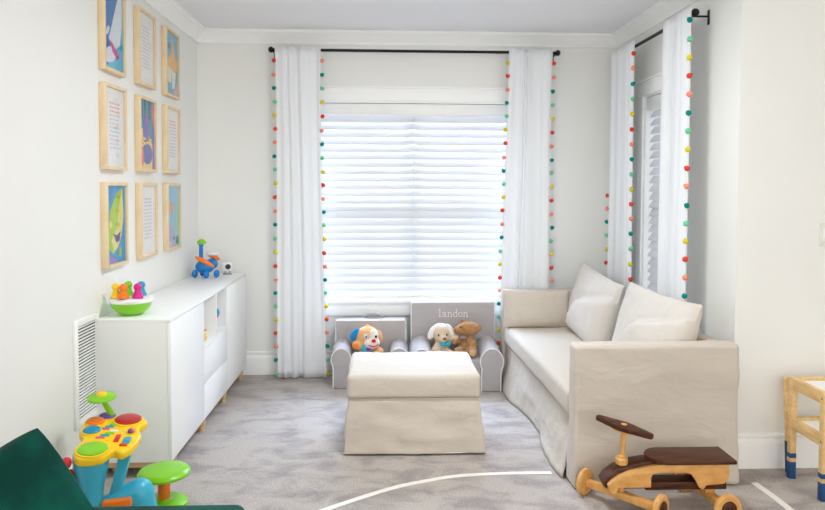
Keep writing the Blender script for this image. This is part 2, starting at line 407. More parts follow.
# ------------------------------------------------------------------ curtains
CYC = ['t_red', 't_peach', 't_teal', 't_mint', 't_yellow']
PM = {}
def pom_mesh(c):
    if c in PM: return PM[c]
    b = B(); t = bmesh.new(); bmesh.ops.create_icosphere(t, subdivisions=3, radius=.0148)
    for v in t.verts:
        k = noise.noise(v.co * 160) * .0028
        v.co += v.co.normalized() * k
        if v.co.z > 0: v.co.x *= 1 - v.co.z * 14; v.co.y *= 1 - v.co.z * 14; v.co.z *= 1.25
    b._merge(t, None, True)
    o = b.build('pompom', M[c]); me = o.data; bpy.data.objects.remove(o); PM[c] = me; return me
def curtain(label, loc, rz, xa, xb, za, zb, folds, amp, seed, poms, spacing=.0985, flareL=0., flareR=0., squeeze=False, group='white curtains with pompom trim'):
    """local x along the rod, hanging in front (-y) of it. xa..xb width, za bottom, zb top (relative to loc)"""
    t = thing('curtain', label, 'curtain', loc, rz, group)
    rnd = random.Random(seed); ph = [rnd.uniform(0, 6.28) for _ in range(6)]; jit = [rnd.uniform(-.3, .3) for _ in range(40)]
    def depth(s, h):
        # h 0 bottom .. 1 top ; soft irregular pleats
        g = s * folds + .25 * math.sin(2 * PI * s * 1.3 + ph[1]) + .12 * math.sin(2 * PI * s * 2.7 + ph[2] + (1 - h) * 1.0)
        w = math.cos(2 * PI * g + ph[0])
        w = math.copysign(abs(w) ** .75, w)
        big = .55 * math.sin(2 * PI * s * folds * .37 + ph[3] + .6 * (1 - h))
        a = amp * (.75 + .35 * (1 - h)) * (1 + jit[int(g) % 40])
        e = min(1, s / .05, (1 - s) / .05)
        y = -.046 + a * (.62 * w * (.5 + .5 * e) + .38 * big)
        if squeeze:
            k = max(0., min(1., (.75 - (za + (zb - za) * h)) / .14)); k = k * k * (3 - 2 * k)
            y = y * (1 - k) + k * (.052 + (y + .046) * .4)
        return y
    def pos(s, h):
        x = xa + (xb - xa) * s
        x += -flareL * (1 - h) * (1 - s) + flareR * (1 - h) * s
        x += .006 * math.sin(5 * h + ph[4] + s * 4)
        return (x, depth(s, h), za + (zb - za) * h)
    b = B(); b.grid(lambda u, v: pos(u, v), 170, 46); o = b.build('cloth', M['curtain'], t)
    so = o.modifiers.new('cloth', 'SOLIDIFY'); so.thickness = .003; so.offset = 0
    b = B()
    hz = [i / 30 for i in range(31)]
    for side, start, first in poms:
        s = 0. if side < 0 else 1.
        b.tube([(pos(s, h)[0] + side * .003, pos(s, h)[1] - .003, pos(s, h)[2]) for h in hz], .0026, 6)
    b.build('trim_tape', M['piping'], t)
    for side, start, first in poms:
        s = 0. if side < 0 else 1.; z = zb - start; k = first
        while z > (.76 if squeeze else za + .01):
            h = (z - za) / (zb - za); p_ = pos(s, h)
            o = bpy.data.objects.new('pompom', pom_mesh(CYC[k % 5])); C.objects.link(o); o.parent = t
            o.location = (p_[0] + side * (.013 + rnd.uniform(-.004, .004)), p_[1] - .010, z); o.rotation_euler = (rnd.uniform(-.3, .3), side * (.9 + rnd.uniform(-.4, .4)), rnd.uniform(0, 6))
            k += 1; z -= spacing + rnd.uniform(-.004, .004)
    return t
Y0 = YB - .088
ZT = RODZ + .016
curtain('white curtain hanging left of the wide window, colourful pompoms on both edges', (-.635, Y0, 0), 0, -.165, .155, .012, ZT, 3.4, .026, 3, [(-1, .105, 0), (1, .105, 1)], flareL=-.02, flareR=.04)
curtain('white curtain right of the wide window, hanging behind the lumbar pillow end of the sofa', (1.05, Y0, 0), 0, -.158, .160, .012, ZT, 3.6, .026, 11, [(-1, .105, 4), (1, .105, 0)], flareL=.05, flareR=-.01)
X0 = XR - .085; ZT2 = RODZ - .045 + .016
curtain('white curtain at the far end of the side window, nearest the room corner', (X0, 4.67, 0), -PI / 2, -.215, .235, .012, ZT2, 3.8, .022, 23, [(-1, 1.02, 0), (1, .085, 0)], flareL=.02, flareR=.02, squeeze=True)
curtain('white curtain at the near end of the side window, above the near sofa cushion', (X0, 3.765, 0), -PI / 2, -.185, .185, .012, ZT2, 3.2, .022, 31, [(1, .075, 2)], flareL=.04, flareR=0., squeeze=True)

# ------------------------------------------------------------------ framed prints
def print_art(kind, w, h, seed):
    """print in local (y right -> 0..w along +Y, z 0..h), facing +X; thin coloured inks one sheet"""
    rnd = random.Random(seed); b = B(); layer = [0]
    def poly(pts, mi):
        layer[0] += 1; b.mi = mi; e = .0004 * layer[0]
        pts = [(max(0, min(1, x)) * w, max(0, min(1, z)) * h) for x, z in pts]
        b.prism(pts, 0, .0006 + e, 'x')
    def blob(cx, cz, rx, rz_, mi, a=0., n=22, wob=0.):
        pts = []
        for i in range(n):
            t = 2 * PI * i / n; k = 1 + wob * math.sin(3 * t + seed)
            x, z = rx * k * math.cos(t), rz_ * k * math.sin(t)
            pts.append((cx + x * math.cos(a) - z * math.sin(a), cz + x * math.sin(a) + z * math.cos(a)))
        poly(pts, mi)
    def ink(c): return mat('print_ink', c, .5, .06, 25)
    if kind == 'blue':
        mats = [ink((34, 120, 190)), ink((225, 232, 240)), ink((216, 70, 150)), ink((90, 190, 222)), ink((20, 80, 150))]
        poly([(0, 0), (1, 0), (1, 1), (0, 1)], 0); poly([(.1, 0), (1, 0), (1, .95), (.93, 1), (.75, .3)], 3)
        poly([(.95, 1), (.80, 1), (.5, .66), (.32, .45), (.25, .38), (.6, .26), (.82, .34), (.97, .62)], 1)
        blob(.32, .18, .33, .10, 1, .15); poly([(.28, .36), (.42, .34), (.66, .26), (.82, .20), (.7, .15), (.45, .22)], 2)
        poly([(0, .42), (.2, .38), (.22, .28), (.05, .2), (0, .2)], 4); blob(.2, .47, .09, .04, 1, .6)
    elif kind == 'orange':
        mats = [ink((92, 178, 214)), ink((248, 184, 92)), ink((240, 236, 214)), ink((236, 170, 180)), ink((50, 140, 190))]
        poly([(0, 0), (1, 0), (1, 1), (0, 1)], 0); poly([(.02, 1), (.25, 1), (.05, .78)], 3)
        poly([(.55, .95), (.85, .6), (1, .56), (.95, .42), (.55, .38), (.1, .44), (.2, .56), (.5, .68)], 1)
        poly([(.1, .44), (.5, .42), (.45, .2), (.25, .18), (.1, .3)], 2); poly([(.5, .4), (.85, .38), (.7, .12), (.55, .10)], 2)
        poly([(.6, .02), (.95, .03), (.97, .2), (.85, .16)], 3); blob(.3, .78, .1, .06, 4)
    elif kind == 'purple':
        mats = [ink((44, 150, 160)), ink((128, 96, 186)), ink((242, 218, 130)), ink((96, 106, 180)), ink((236, 110, 130)), ink((30, 100, 130))]
        poly([(0, 0), (1, 0), (1, 1), (0, 1)], 0); poly([(0, 0), (1, 0), (1, .3), (.6, .5), (.3, .6), (0, .55)], 2)
        poly([(.85, 0), (1, 0), (1, .7), (.9, .8)], 1); poly([(.85, .75), (1, .6), (1, .95), (.88, .98)], 4)
        for x in (.12, .35, .62): poly([(x, 1), (x + .12, 1), (x + .09, .72), (x + .02, .76)], 5)
        blob(.42, .55, .19, .2, 1); blob(.42, .68, .14, .12, 1); blob(.5, .22, .32, .15, 3); blob(.13, .18, .13, .14, 4)
        for i in range(9): blob(.15 + rnd.random() * .6, .36 + rnd.random() * .08, .05, .02, 2)
    elif kind == 'green':
        mats = [ink((52, 150, 208)), ink((176, 206, 40)), ink((236, 226, 130)), ink((126, 66, 140)), ink((150, 130, 200))]
        poly([(0, 0), (1, 0), (1, 1), (0, 1)], 0)
        poly([(.85, .98), (.55, .9), (.2, .68), (.08, .42), (.1, .2), (.35, .12), (.62, .2), (.8, .36), (.92, .6)], 1)
        poly([(.85, .98), (.92, .6), (.8, .36), (.62, .2), (.4, .16), (.25, .3), (.55, .45), (.65, .7)], 2)
        poly([(.35, .38), (.55, .36), (.75, .40), (.68, .28), (.5, .26)], 3); poly([(0, 0), (.6, 0), (.4, .07), (.2, .1), (.05, .06)], 4)
        blob(.7, .13, .07, .06, 1, .6); blob(.22, .5, .07, .05, 2)
    elif kind == 'sea':
        mats = [ink((138, 198, 226)), ink((150, 206, 190)), ink((180, 170, 214)), ink((236, 150, 120)), ink((40, 120, 150)), ink((214, 196, 214))]
        poly([(0, 0), (1, 0), (1, 1), (0, 1)], 0); poly([(.6, 0), (1, 0), (1, .75), (.7, .6)], 1); poly([(0, 0), (.75, 0), (.6, .2), (.3, .36), (0, .4)], 2)
        blob(.36, .66, .16, .09, 3); blob(.42, .56, .05, .06, 3); blob(.84, .10, .12, .07, 4); blob(.55, .14, .1, .03, 4); blob(.2, .05, .2, .04, 5)
    else:
        cols = {'words_red': (240, 170, 168), 'words_grey': (206, 206, 218), 'words_pink': (234, 176, 184), 'words_blue': (196, 202, 224)}
        mats = [ink((244, 242, 240)), ink(cols[kind]), ink((212, 211, 222)), ink((240, 200, 166)), ink((186, 218, 212))]
        poly([(0, 0), (1, 0), (1, 1), (0, 1)], 0)
        b.mi = 1; z = .80; r_ = 0
        while z > .2:
            x = .22 + rnd.random() * .06
            while x < .70 + rnd.random() * .08:
                l = rnd.uniform(.05, .13); mi = 1 if r_ < 3 else (2 if rnd.random() < .8 else rnd.choice((3, 4)))
                b.mi = mi; x2 = min(.82, x + l)
                b.prism([(x * w, z * h), (x2 * w, z * h), (x2 * w, (z + .022) * h), (x * w, (z + .022) * h)], .0006, .0014, 'x')
                x += l + .03
            z -= .052; r_ += 1
    return b, mats
FW, FH, FD = .272, .424, .034
ROWZ = (1.975, 1.490, 1.003); COLY = (3.365, 3.830, 4.292)
kinds = [['blue', 'words_grey', 'orange'], ['words_red', 'purple', 'words_pink'], ['green', 'words_blue', 'sea']]
labs = [['wood framed blue print with a big pale swoosh and magenta patch', 'wood framed white print of small grey lettering, top row between blue and orange prints', 'wood framed light blue print with an orange and cream shape, top row'],
        ['wood framed white print with red lettering at the top, below the blue print', 'wood framed teal and yellow print with a tall purple shape, centre of the nine', 'wood framed white print with pink lettering, below the orange print'],
        ['wood framed blue print with a large lime and yellow shape, bottom row', 'wood framed white print of bluish lettering, middle of the bottom row', 'wood framed pale blue print with a small coral shape, above the blue toy']]
for r_ in range(3):
    for c_ in range(3):
        t = thing('framed_print', labs[r_][c_], 'picture', (XL + .0005, COLY[c_], ROWZ[r_]), 0, 'nine framed prints on the left wall')
        b = B(); f = .017
        b.box(0, FD, 0, f, 0, FH, .0015).box(0, FD, FW - f, FW, 0, FH, .0015).box(0, FD, f, FW - f, 0, f, .0015).box(0, FD, f, FW - f, FH - f, FH, .0015)
        b.build('frame', M['frame'], t)
        a, ms = print_art(kinds[r_][c_], FW - 2 * f, FH - 2 * f, r_ * 3 + c_)
        a.build('print', ms, t, (FD - .014, f, f))
        b = B(); b.box(FD - .007, FD - .0055, f, FW - f, f, FH - f); b.build('glazing', M['glass'], t)

# ------------------------------------------------------------------ wall fittings
t = thing('air_vent', 'white louvred air return grille on the left wall beside the cabinet', 'vent', (XL, 3.055, .315))
VW, VH = .25, .49
b = B(); b.box(0.0003, .012, 0, .032, 0, VH, .002).box(.0003, .012, VW - .02, VW, 0, VH, .002).box(.0003, .012, .032, VW - .02, 0, .03, .002).box(.0003, .012, .032, VW - .02, VH - .03, VH, .002); b.build('frame', M['trim'], t)
b = B(); b.box(.0003, .0012, .03, VW - .02, .03, VH - .03); b.build('duct_shade', M['shade_backing'], t)  # flat dark sheet, its colour stands in for shade behind the louvres
b = B(); n = 30
for i in range(n):
    z = .036 + (VH - .072) * i / (n - 1)
    b.box(.0012, .0105, .03, VW - .02, -.0008, .0008, 0, 2, tr(0, 0, z) @ rot('Y', 25))
b.build('louvres', M['trim'], t)
t = thing('light_switch', 'pale wall switch plate on the front wall at the right edge', 'light switch', (2.172, YF, 1.12))
b = B(); b.box(0, .116, -.006, -.0005, 0, .118, .002); b.build('plate', mat('switch_ivory', (226, 228, 214), .4), t)
for k in (.029, .087):
    b = B(); b.box(k - .017, k + .017, -.010, -.006, .026, .092, .002); b.build('rocker', M['white_pl'], t)

# ------------------------------------------------------------------ low cabinet
CX0, CX1, CY0, CY1, CZ0, CZ1 = -1.386, -1.030, 3.275, 5.025, .078, .772
t = thing('low_cabinet', 'long white low cabinet with two open cubbies and wooden legs', 'cabinet', (CX0, CY0, 0))
D, L, H0, H1 = CX1 - CX0, CY1 - CY0, CZ0, CZ1
dv = [0, .597, .880, 1.165, L]; th = .016; F = D - .018
b = B()
b.box(0, D, 0, L, H1 - .014, H1, .002).box(0, F, 0, L, H0, H0 + th).box(0, F, 0, th, H0 + th, H1 - .014).box(0, F, L - th, L, H0 + th, H1 - .014)
b.box(0, .006, th, L - th, H0 + th, H1 - .014)
for y in (dv[1], dv[3]): b.box(.006, F, y - th / 2, y + th / 2, H0 + th, H1 - .014)
b.box(.006, D, dv[2] - .011, dv[2] + .011, .498, H1 - .014)
b.box(.006, D, dv[1] + .008, dv[3] - .008, .484, .498)
b.build('body', M['white_lac'], t)
for y0, y1, z0, z1, n in ((.002, dv[1] + .004, H0 + .004, H1 - .017, 'door'), (dv[3] - .004, L - .002, H0 + .004, H1 - .017, 'door'), (dv[1] + .008, dv[3] - .008, H0 + .004, .281, 'drawer'), (dv[1] + .008, dv[3] - .008, .285, .482, 'drawer')):
    b = B(); b.box(F + .001, D, y0, y1, z0, z1, .0015); b.build(n, M['white_lac'], t)
for y in (.10, .64, 1.16, 1.66):
    for x in (.05, D - .030):
        b = B(); b.lathe([(.016, .0), (.025, H0 - .001)], (x, y, 0), 16); b.build('leg', M['ash'], t)
b = B(); b.box(.03, D - .012, .012, .03, H0 - .03, H0 - .0005).box(D - .03, D - .012, .03, L - .03, H0 - .014, H0 - .0005); b.build('base_rail', M['ash'], t)

# toys in the cubbies
t = thing('toy_duck', 'small yellow toy in the left open cubby of the cabinet', 'toy', (-1.072, 3.965, .4985))
b = B(); b.ell((0, 0, .034), (.032, .042, .034)).ell((0, -.014, .082), .027); remesh(b.build('body', M['yellow'], t), .004)
b = B(); b.ell((.024, -.022, .08), (.014, .009, .006)); b.build('beak', M['orange'], t)
t = thing('toy_ball', 'blue and magenta toy ball in the right open cubby of the cabinet', 'ball', (-1.075, 4.245, .4985))
b = B(); b.ell((0, 0, .042), .042)
for f in b.bm.faces:
    if f.calc_center_median().z < .036: f.material_index = 1
b.build('shell', [M['turq'], M['magenta']], t)
b = B(); b.lathe([(.030, 0), (.030, .004)], (0, 0, 0), 20); 
t.children[0].location = (0, 0, .082)
b = B() if False else b
b.lathe([(.026, .004), (.018, .05), (.018, .085)], (0, 0, 0), 20); b.build('stand', M['white_pl'], t)

# ------------------------------------------------------------------ things on the cabinet
t = thing('wobble_bowl', 'lime and white wobble bowl with peg figures on the near end of the cabinet', 'toy', (-1.262, 3.405, CZ1 + .0005))
b = B(); prof = [(.03, 0), (.05, .004), (.074, .02), (.091, .042), (.099, .064)]
b.lathe(prof, seg=40); b.build('bowl', M['lime'], t)
b = B()
def rim(u, v):
    a = 2 * PI * u; w = .006 * math.sin(4 * a)
    pr = [(.0985, .064), (.103, .072 + w), (.098, .082 + w), (.075, .086 + w * .5), (.04, .088), (.001, .088)]
    r_, z = pr[int(round(v * 5))]
    return (r_ * math.cos(a), r_ * math.sin(a), z)
b.grid(rim, 48, 6, None, True); b.build('rim', M['white_pl'], t)
for i, (x, y, c) in enumerate(((-.062, -.03, 'yellow'), (-.018, -.052, 'orange'), (.045, -.035, 'magenta'), (-.03, .045, 'lime'), (.036, .04, 'turq'))):
    pg = thing('peg_figure', ['yellow', 'orange', 'magenta', 'green', 'blue'][i] + ' peg figure standing in the white rim of the wobble bowl', 'toy', (-1.262 + x, 3.405 + y, CZ1 + .0895), 0, 'peg figures in the wobble bowl')
    b = B(); b.lathe([(.026, -.001 + .001), (.026, .006), (.020, .02), (.0145, .036), (.0145, .042)], seg=20); b.ell((0, 0, .052), (.0195, .0195, .0195)); b.build('body', M[c], pg)

t = thing('rolling_toy', 'blue and orange wheeled toy with a tall mast at the wall end of the cabinet', 'toy', (-1.262, 4.80, CZ1 + .0005), .2)
t.scale = (.84, .84, 1.08)
b = B(); b.ell((-.005, -.01, .07), (.080, .07, .046), None); b.ell((.05, .02, .085), (.05, .055, .036), None); remesh(b.build('hull', M['deepblue'], t), .006)
for i in range(2):
    b = B()
    Mx = tr(-.005, -.055, .105) @ rot('Y', 24) if i == 0 else tr(.060, .05, .130) @ rot('Y', 22)
    b.ell((0, 0, 0), (.085 if i == 0 else .06, .026, .017), Mx); b.build('wing', M['orange'], t)
for x, y in ((-.085, -.03), (.01, -.085), (.09, -.06), (-.03, .06)):
    b = B(); b.ell((0, 0, 0), (.026, .018, .026), tr(x, y, .0265) @ rot('Z', 35)); b.build('wheel', M['deepblue'], t)
b = B(); b.lathe([(.020, .075), (.017, .13), (.016, .20), (.022, .215)], (-.035, 0, 0), 18); b.build('mast', M['deepblue'], t)
b = B(); b.lathe([(.012, .21), (.040, .222), (.036, .232), (.018, .246), (.004, .250)], (-.03, 0, 0), 24); b.build('saucer', M['lime'], t)
b = B(); b.ell((.055, .03, .148), (.05, .03, .012)); b.build('canopy', M['white_pl'], t)

t = thing('baby_camera', 'small white cube camera with a black lens on the cabinet', 'camera', (-1.150, 4.965, CZ1 + .0005), .25)
b = B(); b.box(-.034, .034, -.022, .022, .022, .086, .010, 3); b.build('body', M['white_pl'], t)
b = B(); b.tube([(0.004, -.0215, .056), (0.004, -.027, .056)], [.020, .018], 20); b.build('lens', M['black_p'], t)
b = B(); b.box(-.032, .032, -.03, .02, 0, .006, .002).cyl((-.016, 0, .005), (-.016, 0, .023), .004, 8).cyl((.016, 0, .005), (.016, 0, .023), .004, 8); b.build('stand', mat('grey_metal', (150, 150, 152), .4), t)

# ------------------------------------------------------------------ ottoman
OX, OY = .150, 3.80
t = thing('ottoman', 'beige slipcovered ottoman standing in the middle of the carpet', 'ottoman', (OX, OY, 0))
def wr(seed, amp, f): return lambda p, n: amp * (fnoise(p, f, seed) + .5 * fnoise(p, tuple(2.3 * x for x in f), seed + 5))
b = B(); b.soft((.352, .272, .062), .026, wr(2., .005, (4, 5, 12)), .025, (0, 0, .358)); b.build('cushion_top', M['linen'], t)
def flare(p):
    k = max(0, (.149 - p.z) / .298); q = p.copy()
    q.x *= 1 + .085 * k + .014 * k * math.sin(p.y * 12); q.y *= 1 + .085 * k + .016 * k * math.sin(p.x * 9 + 1)
    return q
b = B(); b.soft((.347, .267, .1425), .012, lambda p, n: (0 if abs(n.z) > .6 else .013 * (fnoise(p, (4, 4, 8), 3.) + .55 * fnoise(p, (11, 11, 17), 8.))), .022, (0, 0, .1505), None, flare); b.build('skirt', M['linen'], t)
b = B(); b.soft((.349, .269, .003), .0028, None, .05, (0, 0, .2955)); b.build('seam', M['linen_hem'], t)

# ------------------------------------------------------------------ child armchairs
def strokes(txt):
    S = {'l': ([[(.22, 0), (.22, 1.65)], [(.0, 0), (.44, 0)], [(.02, 1.65), (.22, 1.65)]], .62),
         'a': ([[(.08, .82), (.2, .98), (.42, .98), (.56, .82), (.56, .12), (.66, 0), (.76, .04)], [(.56, .58), (.28, .54), (.06, .36), (.06, .14), (.22, 0), (.42, .05), (.56, .22)]], .90),
         'n': ([[(.02, .97), (.18, .97), (.18, 0)], [(.0, 0), (.36, 0)], [(.18, .7), (.36, .95), (.58, .95), (.7, .74), (.7, 0)], [(.54, 0), (.88, 0)]], 1.02),
         'd': ([[(.44, 1.65), (.62, 1.65), (.62, 0), (.78, 0)], [(.62, .72), (.46, .97), (.24, .97), (.06, .72), (.06, .26), (.24, 0), (.46, 0), (.62, .26)]], .92),
         'o': ([[(.36 + .32 * math.cos(2 * PI * i / 14), .49 + .49 * math.sin(2 * PI * i / 14)) for i in range(15)]], .84)}
    x = 0; out = []
    for ch in txt:
        st, adv = S[ch]
        for s in st: out.append([(x + a, z) for a, z in s])
        x += adv
    return out, x
def child_chair(label, loc, w, aw, d, ah, bh, seat_h, named, handle):
    t = thing('child_armchair', label, 'armchair', loc, 0, 'child armchairs under the window')
    hw = w / 2
    roll = aw * .56
    def prof(cx, s):
        pts = []; rz_ = roll * 1.15; cz = ah - rz_; bi = aw * .50; bo = aw * .44
        ls, rs = (bo, bi) if s < 0 else (bi, bo)
        pts.append((cx - ls, 0)); pts.append((cx - ls, cz - rz_ * .9))
        for i in range(15):
            a = math.radians(212 - i * (244 / 14)); pts.append((cx + roll * math.cos(a), cz + rz_ * math.sin(a)))
        pts.append((cx + rs, cz - rz_ * .9)); pts.append((cx + rs, 0))
        return pts
    def rise(o):
        for v in o.data.vertices:
            if v.co.z > ah * .3: v.co.z += .055 * (v.co.y + d) / d * min(1, (v.co.z - ah * .3) / (ah * .4))
            if v.co.y > -.2 or True: v.co.z += .004 * noise.noise(v.co * 9) if v.co.z > .02 else 0
    for s in (-1, 1):
        cx = s * (hw - roll); P = prof(cx, s)
        b = B(); b.prism(P, -d, -.135, 'y', .012, None, True, 3); a = b.build('arm', M['grey_canvas'], t); rise(a)
        b = B(); c0 = Vector((cx, 0, ah * .5))
        b.tube([(cx + (x - cx) * .985, -d + .001, .004 + z * .985) for x, z in P], .0042, 8); b.build('piping', M['piping'], a)
    bw = hw - .012
    b = B(); b.soft((bw, .062, bh / 2), .02, wr(4. + w, .004, (5, 5, 7)), .03, (0, -.068, bh / 2)); k = b.build('backrest', M['grey_canvas'], t)
    b = B(); y = -.128
    b.tube([(-bw + .006, y, .02), (-bw + .006, y, bh - .012), (-bw + .014, y, bh - .004), (bw - .014, y, bh - .004), (bw - .006, y, bh - .012), (bw - .006, y, .02)], .0042, 8)
    b.build('piping', M['piping'], k)
    if named:
        st, W = strokes('landon'); sc = .0325; b = B()
        for s in st: b.tube([((x - W / 2) * sc * 1.28 + .005, -.1335, bh - .108 + z * sc) for x, z in s], .0030, 6)
        b.build('embroidery', M['piping'], k)
    if handle:
        b = B(); b.tube([(.07 * math.cos(PI * i / 12) + .02, -.05, bh - .005 + .038 * math.sin(PI * i / 12)) for i in range(13)], .009, 8); b.build('handle', M['grey_canvas'], k)
    iw = hw - 2 * roll * .86
    b = B(); b.soft((iw - .004, (d - .16) / 2, seat_h / 2), .02, wr(9., .003, (5, 5, 5)), .03, (0, -.132 - (d - .16) / 2, seat_h / 2 + .001)); b.build('seat', M['grey_canvas'], t)
    return t
child_chair('smaller plain grey child armchair with a carry handle, holding the plush puppy', (-.108, 5.035, 0), .545, .125, .33, .285, .445, .19, False, True)
child_chair('larger grey child armchair with a white embroidered name, holding lamb and bear', (.490, 5.040, 0), .645, .145, .43, .300, .575, .22, True, False)

# ------------------------------------------------------------------ plush animals
def limb(b, p0, p1, r0, r1, n=6):
    p0, p1 = Vector(p0), Vector(p1)
    for i in range(n + 1):
        f = i / n; b.ell(p0.lerp(p1, f), r0 + (r1 - r0) * f, None, 14, 8)
# puppy (faces -Y)
t = thing('plush_puppy', 'tan and white plush puppy with one blue ear and a red nose', 'stuffed toy', (-.130, 4.80, .197), .18)
b = B(); b.ell((0, .0, .062), (.062, .055, .066)); b.ell((0, -.005, .148), (.085, .072, .078)); limb(b, (-.05, -.02, .085), (-.088, -.055, .105), .026, .03); limb(b, (.05, -.02, .075), (.08, -.06, .055), .024, .027); limb(b, (-.035, -.03, .03), (-.06, -.12, .028), .030, .030); limb(b, (.035, -.03, .03), (.06, -.12, .028), .030, .030)
b.ell((0.0, -.0, .222), (.012, .012, .022))
remesh(b.build('body', M['p_tan'], t), .007)
b = B(); b.ell((.022, -.055, .118), (.060, .042, .044)); b.ell((.035, -.052, .165), (.034, .03, .05)); remesh(b.build('muzzle', M['p_white'], t), .005)
b = B(); b.ell((.030, -.100, .140), (.017, .012, .013)); b.build('nose', M['p_red'], t)
b = B(); b.tube([(-.004, -.092, .110), (.012, -.098, .102), (.03, -.101, .100), (.05, -.096, .104), (.062, -.088, .114)], .004, 8); b.build('mouth', M['p_red'], t)
for x in (-.022, .046):
    b = B(); b.ell((x, -.072 if x < 0 else -.076, .168), (.0125, .008, .016)); e = b.build('eye', M['white_pl'], t)
    b = B(); b.ell((x + .002, -.0785 if x < 0 else -.0825, .166), (.008, .004, .011)); b.build('pupil', M['deepblue' if x < 0 else 'black_p'], e)
b = B(); b.ell((0, 0, 0), (.026, .022, .050), tr(-.092, -.005, .170) @ rot('Y', 32)); b.build('ear', M['p_blue'], t)
b = B(); b.ell((0, 0, 0), (.022, .020, .045), tr(.088, .01, .150) @ rot('Y', -20)); b.build('ear', M['p_tan'], t)
b = B(); b.ell((-.094, -.082, .106), (.020, .009, .020)); b.build('paw_pad', M['p_orange'], t)
b = B(); b.ell((-.01, -.052, .075), (.045, .022, .035)); b.build('bib', M['p_teal'], t)
b = B(); b.ell((.0, -.073, .080), (.020, .008, .018)); b.build('heart_badge', M['p_purple'], t)
# lamb
t = thing('plush_lamb', 'cream plush lamb with floppy white ears and a blue bow', 'stuffed toy', (.392, 4.80, .226), .12)
b = B(); b.ell((.012, 0, .055), (.055, .05, .06)); b.ell((0, -.012, .142), (.064, .058, .064)); b.ell((.006, -.05, .118), (.036, .038, .032)); limb(b, (.05, -.01, .085), (.098, -.045, .118), .02, .022); limb(b, (-.03, -.02, .07), (-.06, -.06, .035), .02, .022); limb(b, (-.02, -.03, .024), (-.04, -.12, .024), .024, .024); limb(b, (.03, -.03, .024), (.05, -.12, .024), .024, .024)
remesh(b.build('body', M['p_cream'], t), .007)
for sgn in (-1, 1):
    b = B()
    if sgn < 0: b.ell((0, 0, 0), (.026, .022, .056), tr(-.064, -.008, .152) @ rot('Y', 26))
    else: b.ell((0, 0, 0), (.030, .022, .066), tr(.066, -.008, .156) @ rot('Y', -34))
    b.build('ear', M['p_lambwhite'], t)
b = B(); b.ell((0, .004, .19), (.052, .045, .024)); b.build('forelock', M['p_lambwhite'], t)
b = B(); b.ell((.010, -.088, .122), (.013, .007, .010)); b.build('nose', M['p_nose'], t)
for x in (-.028, .030):
    b = B(); b.ell((x, -.064, .144), (.0065, .006, .0075)); b.build('eye', M['black_p'], t)
b = B(); b.ell((0, 0, 0), (.022, .014, .019), tr(.006, -.06, .078) @ rot('Y', 15)); b.ell((0, 0, 0), (.022, .014, .019), tr(.042, -.052, .078) @ rot('Y', -15)); b.ell((.024, -.064, .08), .010); b.build('bow', M['p_teal'], t)
# bear, head tipped to its right
t = thing('plush_bear', 'brown plush teddy bear leaning beside the lamb', 'stuffed toy', (.572, 4.80, .226), -.15)
b = B(); b.ell((0, 0, .062), (.056, .05, .068)); b.ell((.018, -.012, .178), (.082, .055, .052)); b.ell((-.048, -.03, .172), (.040, .036, .033)); limb(b, (.03, -.03, .095), (.050, -.075, .085), .030, .034); limb(b, (-.04, -.02, .10), (-.085, -.05, .09), .022, .024); limb(b, (.02, -.04, .03), (.05, -.125, .040), .034, .038); limb(b, (-.03, -.04, .03), (-.05, -.12, .036), .030, .034)
remesh(b.build('body', M['p_bear'], t), .007)
b = B(); b.ell((.092, -.012, .188), (.020, .012, .024)); b.build('ear', M['p_bear'], t)
b = B(); b.ell((-.02, .018, .222), (.020, .012, .018)); b.build('ear', M['p_bear'], t)
b = B(); b.ell((-.072, -.048, .176), (.012, .010, .009)); b.build('nose', M['p_nose'], t)
b = B(); b.ell((-.036, -.060, .196), .006); b.build('eye', M['black_p'], t)
b = B(); b.ell((-.018, -.045, .118), (.034, .018, .020)); b.build('bow', M['p_greybrown'], t)
b = B(); b.ell((.052, -.160, .042), (.022, .008, .024)); b.build('foot_pad', M['p_bearlight'], t)

# ------------------------------------------------------------------ sofa
SX0, SX1, SY0, SY1, SH = .880, 1.676, 3.098, 4.900, .676
t = thing('sofa', 'beige slipcovered sofa along the right wall under the side window', 'sofa', (SX0, SY0, 0), .026)
W, L = SX1 - SX0, SY1 - SY0; at_ = .105
def skirtwarp(zc, hz, kx=.02, ky=.02):
    def f(p):
        k = max(0, (hz * .2 - p.z) / hz); q = p.copy()
        q.x += math.copysign(kx * k * k, p.x); q.y += math.copysign(ky * k * k, p.y); return q
    return f
for y0, y1, s in ((0, at_, 1.), (L - at_, L, 7.)):
    b = B(); h = (W / 2, (y1 - y0) / 2, (SH - .004) / 2)
    b.soft(h, .022, lambda p, n: 0 if n.z < -.5 else (.0075 if abs(n.y) > .6 else .0028) * (fnoise(p, (3, 3, 8), s) + .6 * fnoise(p, (6, 6, 18), s + 3)), .026, (W / 2, (y0 + y1) / 2, h[2] + .004), None, skirtwarp(0, h[2], .004, .012)); b.build('arm', M['linen'], t)
b = B(); b.soft((.038, (L - 2 * at_) / 2 - .002, (SH - .008) / 2), .02, wr(4., .003, (4, 4, 6)), .04, (W - .078, L / 2, SH / 2 - .002)); b.build('backrest', M['linen'], t)
b = B(); b.soft(((W - .125) / 2, (L - 2 * at_) / 2 - .006, .066), .034, lambda p, n: .004 * fnoise(p, (3, 6, 6), 5.), .03, ((W - .125) / 2 + .004, L / 2, .366)); b.build('seat_cushion', M['linen'], t)
